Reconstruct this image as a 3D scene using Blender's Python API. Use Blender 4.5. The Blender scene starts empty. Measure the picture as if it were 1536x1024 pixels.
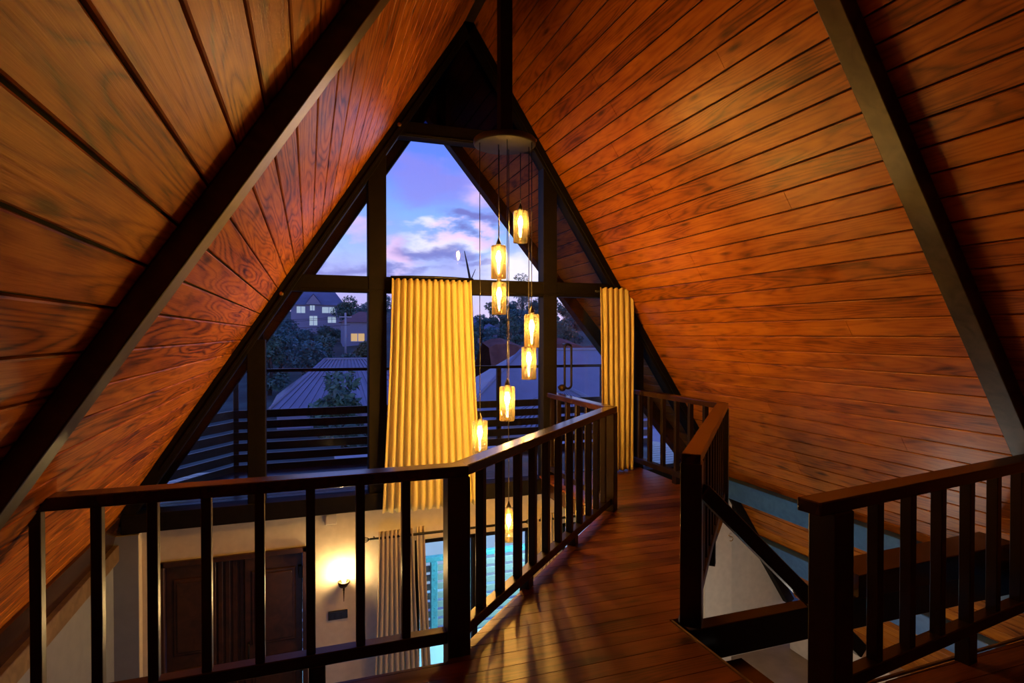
import bpy, bmesh, math, random
from mathutils import Vector, Matrix
random.seed(7)
PI = math.pi
scene = bpy.context.scene
COL = scene.collection
V = Vector

# ------------------------------------------------------------------ helpers
class MB:
    """collects geometry for one mesh object"""
    def __init__(s):
        s.bm = bmesh.new(); s.uv = s.bm.loops.layers.uv.new('UVMap')
    def quad(s, pts, uvs=None, mi=0):
        f = s.bm.faces.new([s.bm.verts.new(p) for p in pts]); f.material_index = mi
        if uvs:
            for l, u in zip(f.loops, uvs): l[s.uv].uv = u
        return f
    def hexa(s, c, bevel=0.0, mi=0, seg=1):
        """c: 8 corners, first four one end (loop), last four the other end"""
        vs = [s.bm.verts.new(p) for p in c]
        idx = [(3,2,1,0), (4,5,6,7), (0,1,5,4), (1,2,6,5), (2,3,7,6), (3,0,4,7)]
        fs = [s.bm.faces.new([vs[i] for i in t]) for t in idx]
        for f in fs: f.material_index = mi
        if bevel > 0:
            es = set(e for f in fs for e in f.edges)
            bmesh.ops.bevel(s.bm, geom=list(es), offset=bevel, segments=seg, affect='EDGES', profile=.5)
        return fs
    def box(s, x0, x1, y0, y1, z0, z1, bevel=0.0, mi=0, seg=1):
        return s.hexa([(x0,y0,z0),(x1,y0,z0),(x1,y1,z0),(x0,y1,z0),(x0,y0,z1),(x1,y0,z1),(x1,y1,z1),(x0,y1,z1)], bevel, mi, seg)
    def bar(s, a, b, w, h, bevel=0.0, up=(0,0,1), mi=0, seg=1, vert_ends=False):
        """box along a-b, w sideways, h along up"""
        a, b, up = V(a), V(b), V(up)
        d = (b-a).normalized(); r = d.cross(up).normalized(); u = up.normalized() if vert_ends else r.cross(d).normalized()
        c = []
        for p in (a, b):
            c += [p - r*w/2 - u*h/2, p + r*w/2 - u*h/2, p + r*w/2 + u*h/2, p - r*w/2 + u*h/2]
        return s.hexa(c, bevel, mi, seg)
    def tube(s, pts, r, n=8, cap=True, mi=0):
        pts = [V(p) for p in pts]; rs = r if isinstance(r, (list, tuple)) else [r]*len(pts)
        rings = []; prev = None
        for i, p in enumerate(pts):
            d = (pts[min(i+1, len(pts)-1)] - pts[max(i-1, 0)]).normalized()
            if prev is None:
                x = d.cross(V((0,0,1)));  x = x if x.length > 1e-3 else d.cross(V((1,0,0)))
            else: x = prev - d*prev.dot(d)
            x.normalize(); prev = x; y = d.cross(x)
            rings.append([s.bm.verts.new(p + (x*math.cos(2*PI*k/n) + y*math.sin(2*PI*k/n))*rs[i]) for k in range(n)])
        for a, b in zip(rings, rings[1:]):
            for k in range(n):
                f = s.bm.faces.new((a[k], a[(k+1)%n], b[(k+1)%n], b[k])); f.smooth = True; f.material_index = mi
        if cap:
            for rg in (rings[0][::-1], rings[-1]):
                f = s.bm.faces.new(rg); f.material_index = mi
    def lathe(s, prof, c=(0,0,0), n=24, mi=0, smooth=True, axis='z'):
        """prof: (radius, height) list, around axis through c"""
        c = V(c); rings = []
        for r, z in prof:
            ring = []
            for k in range(n):
                t = 2*PI*k/n; x, y = max(r,1e-4)*math.cos(t), max(r,1e-4)*math.sin(t)
                p = V((x, y, z)) if axis == 'z' else (V((x, z, y)) if axis == 'y' else V((z, x, y)))
                ring.append(s.bm.verts.new(c + p))
            rings.append(ring)
        for a, b in zip(rings, rings[1:]):
            for k in range(n):
                f = s.bm.faces.new((a[k], a[(k+1)%n], b[(k+1)%n], b[k])); f.smooth = smooth; f.material_index = mi
        for rg, r in ((rings[0][::-1], prof[0][0]), (rings[-1], prof[-1][0])):
            if r > 1e-3:
                f = s.bm.faces.new(rg); f.material_index = mi
    def prism(s, poly, axis, a0, a1, mi=0):
        """extrude 2D polygon: axis 'y': poly in (x,z); axis 'z': poly in (x,y); 'x': (y,z)"""
        def P(p, a): return {'y': (p[0], a, p[1]), 'z': (p[0], p[1], a), 'x': (a, p[0], p[1])}[axis]
        A = [s.bm.verts.new(P(p, a0)) for p in poly]; B = [s.bm.verts.new(P(p, a1)) for p in poly]
        n = len(poly)
        fs = [s.bm.faces.new(A[::-1]), s.bm.faces.new(B)]
        for k in range(n): fs.append(s.bm.faces.new((A[k], A[(k+1)%n], B[(k+1)%n], B[k])))
        for f in fs: f.material_index = mi
        return fs
    def build(s, name, mats, parent=None, origin=None, recalc=True, **props):
        if recalc: bmesh.ops.recalc_face_normals(s.bm, faces=s.bm.faces[:])
        me = bpy.data.meshes.new(name)
        off = V((0,0,0))
        if origin is not None:
            off = V(origin)
        if parent is not None:
            off = off + V(parent.location)
            if parent.parent is not None: off = off + V(parent.parent.location)
        if off.length: bmesh.ops.translate(s.bm, verts=s.bm.verts[:], vec=-off)
        s.bm.to_mesh(me); s.bm.free()
        for m in (mats if isinstance(mats, (list, tuple)) else [mats]): me.materials.append(m)
        o = bpy.data.objects.new(name, me); COL.objects.link(o)
        if origin is not None: o.location = V(origin)
        if parent is not None: o.parent = parent
        for k, v in props.items(): o[k] = v
        return o

def tag(o, label=None, cat=None, group=None, kind=None):
    if label: o['label'] = label
    if cat: o['category'] = cat
    if group: o['group'] = group
    if kind: o['kind'] = kind
    return o
def empty(name, loc=(0,0,0), **kw):
    o = bpy.data.objects.new(name, None); COL.objects.link(o); o.location = loc; o.empty_display_size = .1
    return tag(o, **kw)
def copy_tree(o, parent=None):
    c = o.copy(); COL.objects.link(c)
    if parent is not None: c.parent = parent
    for ch in o.children: copy_tree(ch, c)
    return c

# ------------------------------------------------------------------ materials
def newmat(name):
    m = bpy.data.materials.new(name); m.use_nodes = True
    nt = m.node_tree; bs = nt.nodes['Principled BSDF']
    return m, nt, bs
def N(nt, t, **kw):
    n = nt.nodes.new(t)
    for k, v in kw.items(): setattr(n, k, v)
    return n
def math_(nt, op, a, b=None, c=None):
    n = N(nt, 'ShaderNodeMath', operation=op)
    for i, x in enumerate((a, b, c)):
        if x is None: continue
        if isinstance(x, (int, float)): n.inputs[i].default_value = x
        else: nt.links.new(x, n.inputs[i])
    return n.outputs[0]
def ramp(nt, fac, stops, interp='LINEAR'):
    n = N(nt, 'ShaderNodeValToRGB'); cr = n.color_ramp; cr.interpolation = interp
    while len(cr.elements) < len(stops): cr.elements.new(.5)
    for e, (p, c) in zip(cr.elements, stops): e.position = p; e.color = (*c, 1)
    nt.links.new(fac, n.inputs[0]); return n.outputs[0]
def mixc(nt, fac, a, b, mode='MIX'):
    n = N(nt, 'ShaderNodeMix', data_type='RGBA', blend_type=mode)
    for i, x in ((0, fac), (6, a), (7, b)):
        if isinstance(x, (int, float)): n.inputs[i].default_value = x
        elif isinstance(x, tuple): n.inputs[i].default_value = (*x, 1)
        else: nt.links.new(x, n.inputs[i])
    return n.outputs[2]
def simple(name, col, rough=.5, metal=0, noise=0.0, nscale=30, bump=0.0, spec=.5):
    m, nt, bs = newmat(name)
    bs.inputs['Roughness'].default_value = rough; bs.inputs['Metallic'].default_value = metal
    bs.inputs['Specular IOR Level'].default_value = spec
    if noise or bump:
        tc = N(nt, 'ShaderNodeTexCoord'); nz = N(nt, 'ShaderNodeTexNoise'); nz.inputs['Scale'].default_value = nscale
        nz.inputs['Detail'].default_value = 4
        nt.links.new(tc.outputs['Object'], nz.inputs['Vector'])
        d = tuple(max(0, c*(1-noise)) for c in col); l = tuple(min(1, c*(1+noise)) for c in col)
        nt.links.new(ramp(nt, nz.outputs[0], [(.3, d), (.7, l)]), bs.inputs['Base Color'])
        if bump:
            b = N(nt, 'ShaderNodeBump'); b.inputs['Strength'].default_value = bump; b.inputs['Distance'].default_value = .01
            nt.links.new(nz.outputs[0], b.inputs['Height']); nt.links.new(b.outputs[0], bs.inputs['Normal'])
    else: bs.inputs['Base Color'].default_value = (*col, 1)
    return m

def plank_mat(name, pitch, phase, dark, mid, light, rough=.34, grain=1.0, knots=True, seed=0.0, bump=.25, spec=.5, ior=1.45):
    """stained softwood boards: UV u = metres along the board, v = metres across"""
    m, nt, bs = newmat(name); L = nt.links.new
    uv = N(nt, 'ShaderNodeUVMap'); uv.uv_map = 'UVMap'
    sp = N(nt, 'ShaderNodeSeparateXYZ'); L(uv.outputs[0], sp.inputs[0])
    u, v = sp.outputs[0], sp.outputs[1]
    pid = math_(nt, 'FLOOR', math_(nt, 'DIVIDE', math_(nt, 'SUBTRACT', v, phase), pitch))
    wn = N(nt, 'ShaderNodeTexWhiteNoise', noise_dimensions='1D'); L(math_(nt, 'ADD', pid, seed + .37), wn.inputs['W'])
    rnd = wn.outputs['Value']
    def vec(su, sv, sz=13.0):
        c = N(nt, 'ShaderNodeCombineXYZ')
        L(math_(nt, 'ADD', math_(nt, 'MULTIPLY', u, su), math_(nt, 'MULTIPLY', rnd, 31.0)), c.inputs[0])
        L(math_(nt, 'MULTIPLY', v, sv), c.inputs[1]); L(math_(nt, 'MULTIPLY', pid, sz), c.inputs[2]); return c.outputs[0]
    n1 = N(nt, 'ShaderNodeTexNoise'); n1.inputs['Scale'].default_value = 1; n1.inputs['Detail'].default_value = 1.2; n1.inputs['Roughness'].default_value = .4
    L(vec(.62, 6.8), n1.inputs['Vector'])
    rings = math_(nt, 'SINE', math_(nt, 'MULTIPLY', n1.outputs[0], 95.0))
    rings = math_(nt, 'MULTIPLY', math_(nt, 'ADD', rings, 1.0), .5)
    n2 = N(nt, 'ShaderNodeTexNoise'); n2.inputs['Scale'].default_value = 1; n2.inputs['Detail'].default_value = 3
    L(vec(7, 190), n2.inputs['Vector'])
    n3 = N(nt, 'ShaderNodeTexNoise'); n3.inputs['Scale'].default_value = 1; n3.inputs['Detail'].default_value = 3
    L(vec(2.6, 9, 5.0), n3.inputs['Vector'])
    rings = math_(nt, 'POWER', rings, .55)
    g = math_(nt, 'ADD', math_(nt, 'MULTIPLY', rings, .42*grain), math_(nt, 'MULTIPLY', n2.outputs[0], .62*grain))
    g = math_(nt, 'ADD', g, math_(nt, 'MULTIPLY', n3.outputs[0], 1.15))
    g = math_(nt, 'ADD', g, math_(nt, 'MULTIPLY', math_(nt, 'SUBTRACT', rnd, .5), .35))
    g = math_(nt, 'SUBTRACT', g, .58*grain - .02)
    col = ramp(nt, g, [(.12, dark), (.5, mid), (.95, light)])
    if knots:
        vo = N(nt, 'ShaderNodeTexVoronoi'); vo.inputs['Scale'].default_value = 1
        L(vec(1.5, 6.6), vo.inputs['Vector'])
        kf = N(nt, 'ShaderNodeMapRange'); kf.inputs[1].default_value = .045; kf.inputs[2].default_value = .16
        kf.inputs[3].default_value = .85; kf.inputs[4].default_value = 0
        L(vo.outputs['Distance'], kf.inputs[0])
        col = mixc(nt, kf.outputs[0], col, tuple(c*.3 for c in dark))
    # smoky darker blotches of the stain
    n4 = N(nt, 'ShaderNodeTexNoise'); n4.inputs['Scale'].default_value = 1; n4.inputs['Detail'].default_value = 4
    L(vec(3.2, 16, 3.0), n4.inputs['Vector'])
    bf = N(nt, 'ShaderNodeMapRange'); bf.inputs[1].default_value = .56; bf.inputs[2].default_value = .74
    bf.inputs[3].default_value = 0; bf.inputs[4].default_value = .6; L(n4.outputs[0], bf.inputs[0])
    col = mixc(nt, bf.outputs[0], col, tuple(c*.55 for c in dark))
    L(col, bs.inputs['Base Color'])
    rr = N(nt, 'ShaderNodeMapRange'); rr.inputs[3].default_value = rough - .07; rr.inputs[4].default_value = rough + .1
    L(n3.outputs[0], rr.inputs[0]); L(rr.outputs[0], bs.inputs['Roughness'])
    bs.inputs['Specular IOR Level'].default_value = spec; bs.inputs['IOR'].default_value = ior
    b = N(nt, 'ShaderNodeBump'); b.inputs['Strength'].default_value = bump; b.inputs['Distance'].default_value = .002
    L(math_(nt, 'ADD', math_(nt, 'MULTIPLY', rings, .4), n2.outputs[0]), b.inputs['Height']); L(b.outputs[0], bs.inputs['Normal'])
    return m

def beam_mat(name, c0, c1, rough=.42, spec=.5):
    m, nt, bs = newmat(name); L = nt.links.new; bs.inputs['Specular IOR Level'].default_value = spec
    tc = N(nt, 'ShaderNodeTexCoord'); nz = N(nt, 'ShaderNodeTexNoise'); nz.inputs['Scale'].default_value = 9; nz.inputs['Detail'].default_value = 6
    nz.inputs['Distortion'].default_value = 1.2
    L(tc.outputs['Object'], nz.inputs['Vector'])
    L(ramp(nt, nz.outputs[0], [(.3, c0), (.72, c1)]), bs.inputs['Base Color'])
    bs.inputs['Roughness'].default_value = rough
    b = N(nt, 'ShaderNodeBump'); b.inputs['Strength'].default_value = .12; b.inputs['Distance'].default_value = .004
    L(nz.outputs[0], b.inputs['Height']); L(b.outputs[0], bs.inputs['Normal'])
    return m

def glass_mat(name, tint, rough=0.02, haze=0.0, hazecol=(1,.8,.5), ior=1.45, gloss=1.0):
    """thin clear pane: straight-through transmission, Fresnel reflection"""
    m = bpy.data.materials.new(name); m.use_nodes = True; nt = m.node_tree; nt.nodes.clear(); L = nt.links.new
    out = N(nt, 'ShaderNodeOutputMaterial'); tr = N(nt, 'ShaderNodeBsdfTransparent'); gl = N(nt, 'ShaderNodeBsdfGlossy')
    tr.inputs[0].default_value = (*tint, 1); gl.inputs['Roughness'].default_value = rough
    fr = N(nt, 'ShaderNodeFresnel'); fr.inputs[0].default_value = ior
    mx = N(nt, 'ShaderNodeMixShader'); L(math_(nt, 'MULTIPLY', fr.outputs[0], gloss), mx.inputs[0]); L(tr.outputs[0], mx.inputs[1]); L(gl.outputs[0], mx.inputs[2])
    res = mx.outputs[0]
    if haze:
        tl = N(nt, 'ShaderNodeBsdfTranslucent'); tl.inputs[0].default_value = (*hazecol, 1)
        m2 = N(nt, 'ShaderNodeMixShader'); m2.inputs[0].default_value = haze; L(res, m2.inputs[1]); L(tl.outputs[0], m2.inputs[2]); res = m2.outputs[0]
    L(res, out.inputs[0]); return m
def emit_mat(name, col, strength):
    m = bpy.data.materials.new(name); m.use_nodes = True; nt = m.node_tree; nt.nodes.clear()
    out = N(nt, 'ShaderNodeOutputMaterial'); e = N(nt, 'ShaderNodeEmission'); e.inputs[0].default_value = (*col, 1); e.inputs[1].default_value = strength
    nt.links.new(e.outputs[0], out.inputs[0]); return m
def fabric_mat(name, col, trans=.25):
    m = bpy.data.materials.new(name); m.use_nodes = True; nt = m.node_tree; L = nt.links.new
    bs = nt.nodes['Principled BSDF']; out = nt.nodes['Material Output']
    tc = N(nt, 'ShaderNodeTexCoord'); wv = N(nt, 'ShaderNodeTexNoise'); wv.inputs['Scale'].default_value = 260; wv.inputs['Detail'].default_value = 2
    L(tc.outputs['Object'], wv.inputs['Vector'])
    L(ramp(nt, wv.outputs[0], [(.3, tuple(c*.9 for c in col)), (.7, tuple(min(1, c*1.05) for c in col))]), bs.inputs['Base Color'])
    bs.inputs['Roughness'].default_value = .85; bs.inputs['Sheen Weight'].default_value = .15
    tl = N(nt, 'ShaderNodeBsdfTranslucent'); tl.inputs[0].default_value = (*col, 1)
    mx = N(nt, 'ShaderNodeMixShader'); mx.inputs[0].default_value = trans; L(bs.outputs[0], mx.inputs[1]); L(tl.outputs[0], mx.inputs[2]); L(mx.outputs[0], out.inputs[0])
    return m

PITCH_L, PH_L, PITCH_R, PH_R = .1491, 3.25 % .1491, .1545, 3.33 % .1545
M = {}
WD, WM, WL = (.075,.019,.002), (.38,.108,.011), (.58,.215,.026)
M['planks_l'] = plank_mat('stained_planks_a', PITCH_L, PH_L, WD, WM, WL, seed=1.0, spec=.5, ior=1.14, grain=1.15)
M['planks_r'] = plank_mat('stained_planks_b', PITCH_R, PH_R, (.10,.024,.003), (.34,.096,.006), (.48,.165,.012), seed=40.0, grain=.7, spec=.4)
M['floor'] = plank_mat('floor_boards', .115, 0.0, (.03,.010,.004), (.12,.037,.012), (.20,.066,.021), rough=.33, grain=.6, knots=False, seed=90., bump=.15)
M['gap'] = simple('dark_backing', (.006,.004,.003), .9)
M['beam'] = beam_mat('dark_beam', (.012,.009,.007), (.034,.026,.02), .45)
M['rafter'] = beam_mat('weathered_dark_beam', (.020,.016,.012), (.060,.047,.033), .34)
M['purlin'] = beam_mat('cool_light_tinted_beam', (.025,.10,.27), (.05,.16,.38), .4)  # blue of the cool downstairs light is put into the beam colour
M['frame'] = beam_mat('dark_frame', (.003,.0026,.0022), (.008,.006,.005), .6, .15)
M['rail'] = beam_mat('dark_stained_rail', (.006,.003,.002), (.016,.007,.004), .36)
M['railtop'] = beam_mat('brown_handrail', (.014,.005,.003), (.042,.015,.007), .2)
M['wall'] = simple('cream_plaster', (.62,.56,.46), .85, noise=.06, nscale=14, bump=.05)
M['kneewall'] = simple('cool_light_tinted_plaster', (.20,.225,.30), .9, noise=.05, nscale=9, bump=.05)  # dim bluish light on the white knee wall, put into its colour
M['trimwood'] = beam_mat('tan_trim_board', (.10,.06,.03), (.19,.12,.065), .6)
M['tile'] = simple('beige_floor_tile', (.30,.22,.14), .4, noise=.15, nscale=5)
M['door'] = beam_mat('dark_door_wood', (.020,.008,.004), (.060,.020,.009), .45)
M['black'] = simple('black_metal', (.012,.012,.012), .35, .6)
M['bronze'] = simple('aged_bronze', (.045,.025,.012), .45, .7, noise=.3, nscale=40)
M['brass'] = simple('brass', (.55,.36,.12), .3, 1.0)
M['disc'] = simple('grey_metal_disc', (.022,.022,.018), .5, .2, noise=.15, nscale=12)
M['cord'] = simple('black_cord', (.01,.009,.008), .4)
M['curtain'] = fabric_mat('cream_curtain', (.86,.77,.38), .25)
M['curtain2'] = fabric_mat('beige_curtain', (.62,.54,.40), .12)
M['pane'] = glass_mat('window_glass', (.93,.95,.97))
M['shade'] = glass_mat('amber_glass', (.96,.70,.34), haze=.022, hazecol=(1,.72,.30), rough=.06)
M['bulb'] = emit_mat('glowing_bulb', (1,.63,.20), 590.0)
M['bulblow'] = emit_mat('glowing_bulb_bright', (1,.63,.20), 800.0)
M['flame'] = emit_mat('flame_bulb', (1,.64,.24), 480.0)
M['plastic'] = simple('white_plastic', (.62,.58,.5), .5)
M['switch'] = simple('black_switch', (.015,.015,.018), .25)
M['slat'] = beam_mat('balcony_slat', (.010,.007,.006), (.026,.018,.015), .35)
M['deck'] = beam_mat('wet_deck', (.03,.026,.03), (.07,.06,.07), .22)
M['slatlow'] = simple('grey_slat', (.24,.23,.20), .5)
M['teal'] = simple('teal_paint', (.07,.24,.28), .45, noise=.25, nscale=20)
M['metalroof'] = simple('grey_sheet_roof', (.30,.31,.36), .45, .1, noise=.12, nscale=.7)
M['slateroof'] = simple('blue_slate_roof', (.17,.20,.27), .6, noise=.15, nscale=.6)
M['redroof'] = simple('brown_tile_roof', (.26,.14,.12), .7, noise=.15, nscale=1.2)
M['housewall'] = simple('grey_house_wall', (.34,.33,.40), .8, noise=.08, nscale=.4)
M['whitewall'] = simple('pale_wall', (.62,.68,.70), .8, noise=.06, nscale=1.5)
M['litwin'] = emit_mat('lit_window', (1,.62,.30), .75)
M['coolwin'] = emit_mat('cool_lit_window', (.6,.75,1), .7)
M['darkwin'] = simple('dark_window', (.02,.025,.03), .15)
M['whiteframe'] = simple('white_window_frame', (.7,.72,.76), .6)
M['bark'] = simple('bark', (.05,.04,.03), .9, noise=.3, nscale=6)
M['earth'] = simple('hillside_soil', (.05,.08,.055), .95, noise=.5, nscale=.35)
M['redearth'] = simple('red_earth', (.22,.09,.06), .95, noise=.3, nscale=1.5)
M['pole'] = simple('pale_pole', (.45,.45,.47), .6)
def leaf(name, c):
    m, nt, bs = newmat(name); L = nt.links.new
    oi = N(nt, 'ShaderNodeTexCoord'); nz = N(nt, 'ShaderNodeTexNoise'); nz.inputs['Scale'].default_value = 1.3; nz.inputs['Detail'].default_value = 5
    L(oi.outputs['Object'], nz.inputs['Vector'])
    L(ramp(nt, nz.outputs[0], [(.3, tuple(x*.4 for x in c)), (.7, tuple(x*1.5 for x in c))]), bs.inputs['Base Color'])
    bs.inputs['Roughness'].default_value = .6; return m
M['leafa'] = leaf('leaf_dark', (.09,.19,.13)); M['leafb'] = leaf('leaf_blue', (.08,.20,.19)); M['leafc'] = leaf('leaf_olive', (.15,.18,.07))

# ------------------------------------------------------------------ house dimensions (metres, loft floor at z = 0, camera over the origin)
XR, ZR, SL = 1.64, 5.03, 1.55          # ridge line and roof slope
K = math.sqrt(1+SL*SL)
YG = 6.2                                # gable window plane
ZLOW = -2.6                             # ground floor
def roofz(x): return ZR - SL*abs(x-XR)
def prow(x): return 8.65 - .575*abs(x-XR)
def onroof(side, s, y, out=0.0):        # s = metres down the slope from the ridge, out = into the room
    dx = s/K; n = V((-side*SL/K, 0, -1/K))
    return V((XR + side*dx, y, ZR - SL*dx)) + n*out

# ------------------------------------------------------------------ sloping plank ceilings
def ceiling(name, side, pitch, phase, s_end, mat, joints):
    mb = MB(); T, G = .018, .0045
    k = -1
    while True:
        s0 = phase + k*pitch; s1 = s0 + pitch; k += 1
        if s1 < .03: continue
        if s0 > s_end - .02: break
        a = max(s0, .02) + G; b = min(s1, s_end) - G
        if b - a < .02: continue
        x = XR + side*(a+b)/2/K
        cuts = [-2.6] + joints(k) + [prow(x) - .02]
        for y0, y1 in zip(cuts, cuts[1:]):
            y0 += .0015; y1 -= .0015; ch = .004
            prof = [(a, 0.0), (a, T-ch), (a+ch, T), (b-ch, T), (b, T-ch), (b, 0.0)]
            A = [onroof(side, p, y0, t-T) for p, t in prof]; B = [onroof(side, p, y1, t-T) for p, t in prof]
            for i in range(5):
                mb.quad([A[i], A[i+1], B[i+1], B[i]], [(y0, prof[i][0]), (y0, prof[i+1][0]), (y1, prof[i+1][0]), (y1, prof[i][0])])
            mb.quad(A, [(y0, p[0]) for p in prof]); mb.quad(B, [(y1, p[0]) for p in prof])
    # roof deck behind the boards
    c = []
    for s in (-.02, s_end+.05):
        x = XR + side*max(s,0)/K
        c += [onroof(side, s, -2.7, -.020), onroof(side, s, prow(x), -.020), onroof(side, s, prow(x), -.09), onroof(side, s, -2.7, -.09)]
    mb.hexa(c, mi=1)
    o = mb.build(name, [mat, M['gap']]); tag(o, kind='structure'); return o
rj = random.Random(3)
ceiling('ceiling_left', -1, PITCH_L, PH_L, 6.22, M['planks_l'], lambda k: [] if k % 3 else [5.0])
ceiling('ceiling_right', 1, PITCH_R, PH_R, 9.2, M['planks_r'], lambda k: [(4.62, 4.62, 4.66, 1.2, 4.62, 3.3, 4.9)[k % 7]] if k % 5 else [])

# ridge beam, rafters, purlins
mb = MB(); mb.prism([(XR-.05, ZR-.08), (XR+.05, ZR-.08), (XR+.02, ZR+.0), (XR-.02, ZR+.0)], 'y', -2.5, 8.5)
tag(mb.build('beam_ridge', M['beam']), kind='structure')
def rafter(name, side, y0, y1, depth, s0, s1, mat):
    mb = MB(); c = []
    for s in (s0, s1):
        c += [onroof(side, s, y0, .001), onroof(side, s, y1, .001), onroof(side, s, y1, depth), onroof(side, s, y0, depth)]
    mb.hexa(c, .006, seg=2); return tag(mb.build(name, mat), kind='structure')
rafter('beam_left', -1, 1.955, 2.085, .078, .05, 6.1, M['rafter'])
rafter('beam_right', 1, 2.315, 2.455, .105, .05, 6.2, M['rafter'])
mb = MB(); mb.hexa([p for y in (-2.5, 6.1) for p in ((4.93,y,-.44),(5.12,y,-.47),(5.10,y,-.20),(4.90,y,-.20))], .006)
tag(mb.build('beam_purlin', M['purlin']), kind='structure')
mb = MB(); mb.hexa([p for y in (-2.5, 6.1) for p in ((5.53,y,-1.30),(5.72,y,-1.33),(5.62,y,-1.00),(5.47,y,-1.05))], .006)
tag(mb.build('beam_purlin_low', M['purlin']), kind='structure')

# ------------------------------------------------------------------ loft floor of boards running across (along x)
def clip(poly, y0, y1):
    def half(P, f, inter):
        R = []
        for i in range(len(P)):
            a, b = P[i], P[(i+1) % len(P)]
            if f(a): R.append(a)
            if f(a) != f(b): R.append(inter(a, b))
        return R
    def at(y): return lambda a, b: (a[0] + (b[0]-a[0])*(y-a[1])/(b[1]-a[1]), y)
    P = half(poly, lambda p: p[1] >= y0, at(y0))
    return half(P, lambda p: p[1] <= y1, at(y1)) if len(P) > 2 else []
deck_parts = [
    [(-1.55,-2.5), (1.9,-2.5), (1.9,2.0), (-1.55,2.0)],
    [(-1.55,2.0), (1.9,2.0), (1.9,2.78), (-1.55,2.78)],
    [(1.9,-2.5), (4.75,-2.5), (4.75,2.02), (1.9,1.94)],
    [(.63,2.78), (1.96,2.78), (3.76,4.60), (2.46,4.64)],
    [(2.46,4.64), (3.76,4.60), (3.76,6.12), (2.46,6.12)]]
mb = MB(); ty, tp = -2.53, .115
while ty < 6.2:
    for poly in deck_parts:
        P = clip(poly, ty+.002, ty+tp-.002)
        if len(P) > 2:
            f = mb.prism(P, 'z', -.022, 0)
            for ff in f:
                for l in ff.loops: l[mb.uv].uv = (l.vert.co.x, l.vert.co.y + 2.53)
    ty += tp
for poly in deck_parts: mb.prism(poly, 'z', -.17, -.0225, mi=1)
tag(mb.build('floor', [M['floor'], M['railtop']]), kind='structure')
# pale edge strips round the stair opening
mb = MB(); mb.bar((1.905, 1.95, .002), (1.905, 2.76, .002), .012, .012); mb.bar((1.92, 1.955, .003), (4.6, 2.03, .003), .012, .012)
tag(mb.build('trim_1', M['trimwood']), kind='structure')
# stair trimmer across the opening, with a brown sill on it
mb = MB(); mb.box(2.0, 5.2, 2.73, 2.83, -.25, -.055, .004); tag(mb.build('beam_trimmer', M['rail']), kind='structure')
mb = MB(); mb.hexa([(3.23,2.70,-.05),(3.23,2.95,-.05),(3.23,2.95,.10),(3.23,2.70,.10),(4.72,2.70,-.05),(4.72,2.95,-.05),(4.72,2.95,.13),(4.72,2.70,.13)], .005)
tag(mb.build('beam_sill', M['railtop']), kind='structure')

# ------------------------------------------------------------------ railings
def railing(name, label, p0, p1, ztop, bal, posts=(), legs=(), zbot=.12, w=.105, h=.055, bw=.048, ext=(0,0), post_w=.115, group='dark timber railings of the loft'):
    """p0,p1 in plan; bal: distances of balusters; posts: (distance, z0); legs: distances of short feet"""
    p0, p1 = V((*p0, 0)), V((*p1, 0)); d = (p1-p0).normalized(); Lh = (p1-p0).length
    root = empty(name, p0 + V((0,0,0)), label=label, cat='railing')
    z = V((0,0,1))
    mb = MB(); mb.bar(p0 - d*ext[0] + z*(ztop-h/2), p1 + d*ext[1] + z*(ztop-h/2), w, h, .006, seg=2); mb.build('handrail', M['railtop'], root)
    mb = MB(); mb.bar(p0 + z*(zbot-.03), p1 + z*(zbot-.03), .065, .06, .004); mb.build('bottom_rail', M['rail'], root)
    for t in bal:
        q = p0 + d*t; mb = MB(); mb.bar(q + z*(zbot-.002), q + z*(ztop-h+.002), bw, bw*.85, .003, up=d); mb.build('baluster', M['rail'], root)
    for t, z0 in posts:
        q = p0 + d*t; mb = MB(); mb.bar(q + z*z0, q + z*(ztop-h+.002), post_w, post_w, .006, up=d, seg=2); mb.build('newel_post', M['rail'], root)
    for t in legs:
        q = p0 + d*t; mb = MB(); mb.bar(q + z*-.16, q + z*(zbot-.058), .065, .075, .003, up=d); mb.build('foot', M['rail'], root)
    return root
RT = .945
railing('railing', 'front dark wooden railing between the left rafter and corner newel post', (-1.07, 2.86), (.70, 2.86), RT,
        [.025, .234, .437, .642, .857, 1.074, 1.298, 1.514], [(1.77, -.18)], [1.10], ext=(.04, .05))
dg = 2**.5
railing('railing', 'diagonal railing with lamplit handrail on the void side of the walkway', (.70, 2.86), (2.585, 4.715), RT-.002,
        [.25, .475, .71, .935, 1.155, 1.38, 1.61, 1.83, 2.045, 2.245, 2.45], [(2.645, -.16)], [.84, 1.68], ext=(.02, .06))
railing('railing', 'short far railing beside the door handle and pendant lamps', (2.585, 4.715), (2.585, 6.10), RT,
        [.22, .45, .68, .92, 1.15, 1.33], [], [.9], ext=(.0, .0))
railing('railing', 'diagonal railing with reddish handrail along stair side of the walkway', (2.02, 2.74), (3.745, 4.615), RT-.002,
        [.26, .5, .74, .98, 1.22, 1.46, 1.7, 1.94, 2.18, 2.4], [(0.0, -.02), (2.548, -.16)], [1.3], ext=(.06, .04), zbot=.10)
railing('railing', 'far right railing in front of the red soffit beyond yellow curtain', (3.745, 4.615), (3.69, 6.10), RT,
        [.24, .47, .70, .94, 1.19, 1.4], [], [.70], ext=(.0, .0), zbot=.14)
railing('railing', 'near right railing on the camera side of the stair opening', (1.955, 1.80), (3.85, 2.065), RT,
        [.35, .594, .838, 1.09, 1.345, 1.59, 1.835], [(.05, -.17)], [1.09], ext=(.09, .0), zbot=.20, bw=.05, post_w=.12)
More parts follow.
